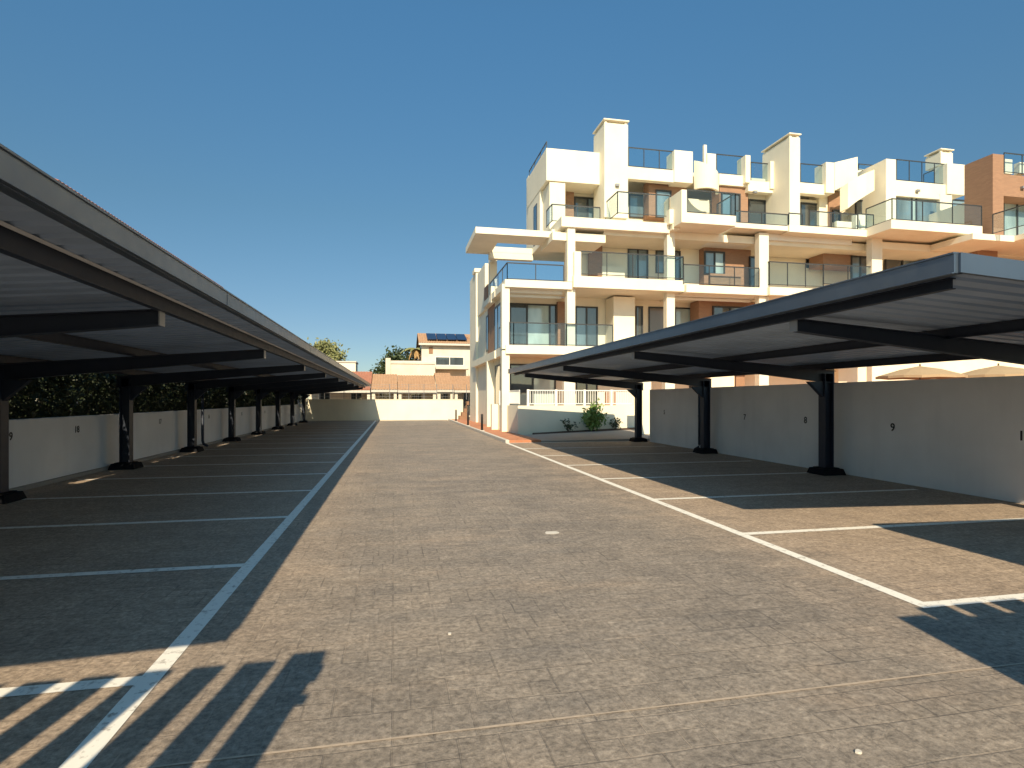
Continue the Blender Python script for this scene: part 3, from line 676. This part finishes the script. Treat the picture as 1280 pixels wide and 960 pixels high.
def tree(label, px, Y, z0, zt, cw, n, m, size, clumps=26, name='tree', group=None, trunk=.12):
    X = gx(px, Y); root = empty(name, (X, Y, z0), label, 'tree', group)
    t = MB(); f = MB(); zc = z0 + (zt-z0)*.35
    t.tube([(X,Y,z0-.05),(X+.1,Y,zc),(X-.05,Y,zt-.6)], [trunk,trunk*.75,trunk*.25], 8)
    cl = []
    for i in range(clumps):
        a = rng.uniform(0,6.28); r = cw*math.sqrt(rng.random())*.5; hz = rng.uniform(0,1)
        r *= math.sin(math.pi*(.22+.72*hz))+.1
        c = Vector((X+r*math.cos(a), Y+r*math.sin(a), zc+(zt-zc)*hz)); cl.append((c, rng.uniform(.55,1)))
        t.tube([(X,Y,zc+(c.z-zc)*.4), c], [trunk*.3,.015], 5)
    for i in range(n):
        c, s = rng.choice(cl); s *= cw*.14
        f.leaf(c + Vector((rng.gauss(0,s), rng.gauss(0,s), rng.gauss(0,s*.7))), size)
    t.build('trunk', BARK, root); f.build('crown', m, root, recalc=False)
tree('pale olive green tree rising behind the end of the left carport roof', 409, 62, 0, gz(412,434,62), 4.2, 4600, OLIVE, .42)
tree('low dark green tree beside the house with the solar panels', 497, 64, 0, gz(500,440,64), 4.2, 3000, DARKLEAF, .42)
tree('small bushy tree between the cream parapet and the palm', 512, 60, 0, gz(512,441,60), 2.6, 1000, DARKLEAF, .3)
# palm
X, Y = gx(519,59), 59; pm = empty('palm_tree', (X,Y,0), 'palm with drooping dry fronds next to the two storey house', 'palm')
zp = gz(519,436,59)
MB().tube([(X,Y,-.05),(X+.05,Y,zp*.5),(X,Y,zp)], [.24,.2,.18], 10).build('trunk', BARK, pm, smooth=True)
for drop, m, nm, cnt, ln in ((.9, OLIVE, 'fronds', 16, 1.6), (2.4, DRY, 'dry_fronds', 22, 1.15)):
    f = MB()
    for i in range(cnt):
        a = rng.uniform(0,6.28); L = ln*rng.uniform(.8,1.1); prev = None
        for s in range(9):
            t = s/8; q = Vector((X+math.cos(a)*L*t*(1 if drop < 1 else .65), Y+math.sin(a)*L*t*(1 if drop < 1 else .65), zp + .5*t - drop*L*.55*t*t))
            if prev is not None:
                sd = Vector((-math.sin(a), math.cos(a), 0)); ww = .34*(1-t*.75)
                for sg in (-1, 1): f.quad(prev, q, q+sd*sg*ww-Vector((0,0,.16)), prev+sd*sg*ww*.9-Vector((0,0,.12)))
            prev = q
    f.build(nm, m, pm, recalc=False)

# hedge behind the left wall
hd = empty('hedge', (-7.65, 20, 0), 'tall dark hedge behind the low wall of the left carport', 'hedge')
f = MB(); s = MB()
y = -5
while y < YE+1:
    s.tube([(-7.6,y,-.03),(-7.6+rng.uniform(-.2,.2),y+rng.uniform(-.2,.2),2.9)], [.05,.02], 5); y += rng.uniform(.7,1.1)
for i in range(52000):
    y = rng.uniform(-5, YE+1); z = rng.uniform(.9, 3.3); bulge = .16*math.sin(y*2.1+z*3)+.12*math.sin(y*5.3+1.7*z)
    side_ = rng.random()
    x = -6.80+.30*max(0,min(1,(z-1.5)/.8))-bulge*.6-abs(rng.gauss(0,.22)) if side_ < .72 else rng.uniform(-8.4,-6.8)
    if z > 2.95+.25*math.sin(y*1.3)+.15*math.sin(y*4.1): continue
    f.leaf(Vector((x,y,z)), .19, .1)
for i in range(14000): f.leaf(Vector((rng.uniform(-8.7,-7.4), rng.uniform(6,26), rng.uniform(1.0,2.9))), .2, .1)
s.build('stems', BARK, hd); f.build('foliage', HEDGE, hd, recalc=False)

# ------------------------------------------------------------------ neighbours
def tile_roof(x0, x1, ye, ze, yr, zr_, parent, m=TILE, axis='x', per=.24):
    s = MB(); n = int((x1-x0)/per*5); rows = 2
    for i in range(n+1):
        x = x0+(x1-x0)*i/n; dz = .05*abs(math.sin(math.pi*(x-x0)/per))
        for (yy, zz) in ((ye,ze),(yr,zr_)):
            s.v.append(Vector((x,yy,zz+dz)) if axis == 'x' else Vector((yy,x,zz+dz)))
    for i in range(n): s.f.append((2*i,2*i+2,2*i+3,2*i+1))
    o = s.build('roof', m, parent, recalc=False); sd = o.modifiers.new('t','SOLIDIFY'); sd.thickness = .03; return o
def pane_win(root, x0, x1, z0, z1, Y, k=0):
    fo = MB().box(x0,x1,Y-.03,Y-.001,z1-.06,z1).box(x0,x1,Y-.03,Y-.001,z0,z0+.06).box(x0,x0+.06,Y-.03,Y-.001,z0+.061,z1-.061).box(x1-.06,x1,Y-.03,Y-.001,z0+.061,z1-.061).box((x0+x1)/2-.03,(x0+x1)/2+.03,Y-.029,Y-.001,z0+.061,z1-.061).build('window', WHITEMET, root)
    MB().box(x0+.03,x1-.03,Y-.015,Y-.002,z0+.03,z1-.03).build('pane', PANE[k], fo)
# row of low tiled houses behind the end wall
YH = 50.0
secs = [(452,497,467,TILE2,'low house with weathered red tiles, next to the end of the left carport'),(497,545.5,470,TILE,'low tiled house with orange roof in the middle of the row behind the end wall'),(545.5,567,467,TILE,'narrow low house whose tiled roof steps up highest in the row'),(567,612,471,TILE,'low tiled house at the right end of the row, against the flats')]
secs[0:1] = [(380,464,465,TILE2,secs[0][4]), (464,497,468.5,TILE,'low house with pale orange tiles right beside the red roofed one')]
for i, (a, b, pr_, m, lab) in enumerate(secs):
    xa, xb2 = gx(a,YH)+.02, gx(b,YH)-.02; root = empty('row_house', ((xa+xb2)/2, YH+3, 0), lab, 'house', 'row of low tiled houses behind the end wall')
    ze = gz((a+b)/2, 487.5 - .6*(i % 2), YH-.6); zr2 = gz((a+b)/2, pr_, YH+3)
    tile_roof(xa, xb2, YH-.6, ze, YH+3, zr2, root, m); tile_roof(xa, xb2, YH+6.6, ze, YH+3.001, zr2, root, m)
    MB().prism([(YH+2.3,-.05),(YH+6,-.05),(YH+6,ze+.1),(YH+3,zr2-.06),(YH+2.3,zr2-.4)], 'x', xa+.05, xb2-.05).build('wall', CREAM, root)
    MB().box(xa, xb2, YH-.62, YH-.45, ze-.22, ze-.02).build('eaves_board', KERB, root)
    c = MB(); c.box(xa+.05, xa+.3, YH-.4, YH-.15, -.05, ze-.03); c.box(xb2-.3, xb2-.05, YH-.4, YH-.15, -.05, ze-.03); c.build('porch_post', CREAM, root)
    n = max(1, int((xb2-xa)/2.2))
    for k in range(n):
        xc = xa+(xb2-xa)*(k+.5)/n; pane_win(root, xc-.5, xc+.5, .9, 2.2, YH+2.3, 0)
# two-storey house with solar panels
Y2 = 57.0; xa, xb2 = gx(527,Y2), gx(527,Y2)+7.5
h2 = empty('house', ((xa+xb2)/2, Y2+3, 0), 'cream two storey house with solar panels on its tiled roof', 'house')
z_e = gz(556,428.5,Y2); z_r = gz(556,417.5,Y2+2.5)
MB().box(xa, xb2, Y2, Y2+6, -.05, z_e-.1).build('wall', CREAM, h2)
tile_roof(xa-.3, xb2+.3, Y2-.5, z_e-.08, Y2+2.8, z_r, h2); tile_roof(xa-.3, xb2+.3, Y2+6.4, z_e-.1, Y2+2.801, z_r, h2)
MB().box(xa-.3, xb2+.3, Y2-.52, Y2-.38, z_e-.30, z_e-.1).build('eaves_board', KERB, h2)
for k in range(4):
    u0 = gx(534,Y2)+k*1.0; sl = (z_r-z_e)/3.3
    q = MB(); ya, yb = Y2-.1, Y2+2.2; za, zb3 = z_e+.16+(.4)*sl, z_e+.16+(.4)*sl+2.3*sl
    q.hexa([(u0,ya,za),(u0+.95,ya,za),(u0+.95,yb,zb3),(u0,yb,zb3),(u0,ya,za+.05),(u0+.95,ya,za+.05),(u0+.95,yb,zb3+.05),(u0,yb,zb3+.05)]); q.build('solar_panel', SOLAR, h2)
MB().box(gx(584,Y2), gx(587,Y2), Y2+1, Y2+1.4, z_e, gz(585,420,Y2)).build('chimney', STEPS, h2)
pane_win(h2, gx(544,Y2), gx(580,Y2), gz(562,457,Y2), gz(562,446,Y2), Y2, 0)
MB().box(gx(543,Y2), gx(584,Y2), Y2-1.2, Y2-.002, gz(562,462,Y2), gz(562,459,Y2)).build('balcony', CREAM, h2)
MB().box(gx(536,Y2), gx(541,Y2), Y2-.06, Y2-.001, gz(538,442,Y2), gz(538,434,Y2)).build('shutter', STEPS, h2)
c = MB(); c.box(gx(536.5,Y2), gx(539.5,Y2), Y2-1.1, Y2-.8, 0, gz(538,459,Y2)); c.box(gx(581,Y2), gx(584,Y2), Y2-1.1, Y2-.8, 0, gz(562,462,Y2)); c.build('balcony_post', CREAM, h2)
# cream terrace wall between, small white roof block
tw = empty('terrace_building', (gx(512,54.6), 55, 0), 'flat cream building with a stepped parapet behind the tiled roofs', 'building')
MB().box(gx(488,54.6), gx(544,54.6), 54.6, 56.6, -.05, gz(515,451,54.6)).box(gx(482,54.5), gx(488.2,54.5), 54.5, 56.5, -.05, gz(485,447.5,54.5)).box(gx(487,54.5), gx(545,54.5), 54.52, 54.7, gz(515,453.5,54.6)-.1, gz(515,452.5,54.6)).build('wall', CREAM, tw)
sb = empty('house', (gx(432,57), 58, 0), 'small white flat roofed house showing just above the carport end', 'house')
MB().box(gx(405,57), gx(444.5,57), 57, 60, -.05, gz(432,453,57)).build('wall', WHITE, sb)
MB().box(gx(404,57), gx(445.5,57), 56.9, 60.1, gz(432,453,57)+.002, gz(432,451.3,57)).build('roof', KERB, sb)
pane_win(sb, gx(424,57), gx(430,57), gz(427,468,57), gz(427,460,57), 57, 0)
# red roofed house left, only the tiled eave rises over the carport
XH = -11.0; lh = empty('house', (-14, 29, 0), 'tall house with red clay tile eaves rising just above the left carport roof', 'house')
MB().box(-18, XH-.5, 22.2, 40, -.05, 8.5).build('wall', CREAM, lh)
tile_roof(21.7, 40.5, XH, 8.90, -14.5, 10.2, lh, TILE2, 'y'); tile_roof(21.7, 40.5, -18.5, 8.5, -14.501, 10.2, lh, TILE2, 'y')
MB().prism([(-18,8.5),(XH-.5,8.5),(-14.5,10.12)], 'y', 22.2, 40).build('gable', CREAM, lh)
MB().box(XH+.01, XH+.05, 21.7, 40.5, 8.72, 8.885).build('eaves_board', STEPS, lh)
pane_win(lh, -16.5, -15, 5.5, 7, 22.2, 0)
# stepped stone planter at the end of the path
st = MB()
for i in range(5): st.box(gx(586,42.6)-.02-.24*(4-i)*.75, 5.3, 42.3+.001*i, 43.1-.001*i, .06 if i == 0 else .09+.27*i, .09+.27*(i+1)-.001)
one('garden_steps', st, STEPS, 'stepped reddish stone wall at the far end of the terracotta path', 'steps')

# ------------------------------------------------------------------ parasols in the garden behind the right wall
def parasol(label, px, Y, rad, ztop, first=None):
    X = gx(px, Y)
    if first is not None:
        c = copy_tree(first); c.location = (X, Y, .25); c['label'] = label; return c
    root = empty('parasol', (X,Y,.25), label, 'parasol', 'straw parasols in the garden')
    MB().tube([(X,Y,.25),(X,Y,ztop+.08)], .03, 8).build('pole', BARK, root)
    s = MB(); n = 16; zr3 = ztop-.42; s.v.append(Vector((X,Y,ztop)))
    for ring, (rr, zz) in enumerate(((.5,ztop-.17),(1.0,zr3),(1.0,zr3-.10))):
        for k in range(n):
            a = 2*math.pi*k/n; w = 1 - (.03 if k % 2 else 0); s.v.append(Vector((X+rad*rr*w*math.cos(a), Y+rad*rr*w*math.sin(a), zz + (.02 if k % 2 else 0))))
    for k in range(n):
        j = (k+1) % n; s.f.append((0,1+k,1+j)); s.f.append((1+k,1+n+k,1+n+j,1+j)); s.f.append((1+n+k,1+2*n+k,1+2*n+j,1+n+j))
    o = s.build('canopy', STRAW, root, recalc=False); sd = o.modifiers.new('t','SOLIDIFY'); sd.thickness = .02
    MB().box(X-.3,X+.3,Y-.3,Y+.3,.25,.33).build('foot', KERB, root); return root
ps = parasol('straw coloured parasol behind the wall, between the tall post and the second parasol', 1150, 19.6, 1.55, gz(1150,457.5,19.6))
parasol('straw coloured parasol behind the wall at the right edge of the photo', 1248, 18.6, 1.5, 0, ps)

# bits
X, Y = -6.0, 41.2
one('leaning_pipe', MB().tube([(gx(372,Y),Y,gz(372,500,Y)),(gx(375.5,Y-.2),Y-.2,gz(375.5,512,Y-.2)),(gx(377,Y-.3),Y-.3,.02)], [.05,.10,.09], 8), PVC, 'white wrapped pipe leaning by the last post of the left carport', 'pipe', smooth=True)
X = gx(361,38.5)
one('ground_stake', MB().tube([(X,38.5,0),(X,38.5,.5),(X,38.5,.53)], [.05,.05,.03], 8), RUBBER, 'short black stub post near the far end of the left wall', 'stake')
rk = random.Random(3)
for i, (px, py) in enumerate(((690,666),(562,793),(1073,941))):
    d = FOC*H/(py-HY); Y = d/ (CS + SN*math.tan(math.atan((px-CX)/FOC)+YAW)) if False else d*(CS - (px-CX)/FOC*SN); X = d*(SN + (px-CX)/FOC*CS)
    s = (.085, .013, .016)[i]
    labs = ('pale flat patch of dried mortar in the middle of the aisle','tiny pale pebble on the paving left of the middle','small pale scrap lying on the paving near the lower right')
    m = MB(); m.prism([(X+s*(1.3 if i == 0 else 1)*math.cos(a)*rk.uniform(.7,1.1), Y+s*math.sin(a)*rk.uniform(.7,1.1)) for a in [k*.785 for k in range(8)]], 'z', .001, .004 if i == 0 else .010)
    one(('mortar_patch','pebble','paper_scrap')[i], m, KERB, labs[i], ('patch','pebble','scrap')[i])

# ------------------------------------------------------------------ light, sky, camera
S = Vector((-.235, -1.41, 1.0)).normalized()              # towards the sun
el = math.asin(S.z); az = math.atan2(S.x, S.y)
sun = bpy.data.lights.new('sun', 'SUN'); sun.energy = 4.3; sun.angle = R(.5); sun.color = (1.0, .845, .60)
so = bpy.data.objects.new('sun', sun); col.objects.link(so); so.rotation_euler = (-S).to_track_quat('-Z','Y').to_euler(); so.location = (0,-20,40)
wd = bpy.data.worlds.new('World'); scn.world = wd; wd.use_nodes = True
ns, ls = wd.node_tree.nodes, wd.node_tree.links; bg = ns['Background']
sk = ns.new('ShaderNodeTexSky'); sk.sky_type = 'NISHITA'; sk.sun_disc = False; sk.sun_elevation = el; sk.sun_rotation = az
sk.altitude = 1500; sk.air_density = 1.0; sk.dust_density = .2; sk.ozone_density = 1.2
mu = ns.new('ShaderNodeMix'); mu.data_type = 'RGBA'; mu.blend_type = 'MULTIPLY'; mu.inputs[0].default_value = 1; tcw = ns.new('ShaderNodeTexCoord'); sz = ns.new('ShaderNodeSeparateXYZ'); ls.new(tcw.outputs['Generated'], sz.inputs[0])
ls.new(ramp(ns, ls, sz.outputs[2], [(0.0,(.37,.40,.40)),(.12,(.39,.46,.48)),(.30,(.44,.622,.605)),(.56,(.53,.91,.96)),(1.0,(.7,1.1,1.15))]), mu.inputs[7])
gl = ns.new('ShaderNodeMapRange'); ls.new(sz.outputs[1], gl.inputs[0]); gl.inputs[1].default_value = .05; gl.inputs[2].default_value = -.95; gl.inputs[3].default_value = .68; gl.inputs[4].default_value = 1.6   # unseen sky on the sun's side, brightened to lift the shade

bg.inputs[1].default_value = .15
ls.new(sk.outputs[0], mu.inputs[6]); warm_mix = ns.new('ShaderNodeMix'); warm_mix.data_type = 'RGBA'; warm_mix.blend_type = 'MULTIPLY'; warm_mix.inputs[7].default_value = (1.28, 1.0, .74, 1)
wf = ns.new('ShaderNodeMapRange'); ls.new(sz.outputs[1], wf.inputs[0]); wf.inputs[1].default_value = 0; wf.inputs[2].default_value = -.8     # warm tint added to the sun-side sky to warm the shade
ls.new(wf.outputs[0], warm_mix.inputs[0]); ls.new(mu.outputs[2], warm_mix.inputs[6]); sc_ = ns.new('ShaderNodeVectorMath'); sc_.operation = 'SCALE'; ls.new(warm_mix.outputs[2], sc_.inputs[0]); ls.new(gl.outputs[0], sc_.inputs['Scale']); ls.new(sc_.outputs[0], bg.inputs[0])
cam = bpy.data.cameras.new('camera'); co_ = bpy.data.objects.new('camera', cam); col.objects.link(co_)
cam.sensor_width = 36; cam.lens = FOC/1280*36; cam.shift_y = (HY-480)/1280; cam.clip_end = 2000; cam.clip_start = .05
co_.location = (0,0,H); co_.rotation_euler = (R(90), 0, -YAW); scn.camera = co_
vs = scn.view_settings; vs.view_transform = 'Standard'; vs.look = 'None'; vs.exposure = .66; vs.gamma = 1; vs.use_curve_mapping = False
scn.cycles.max_bounces = 8; scn.cycles.transparent_max_bounces = 16
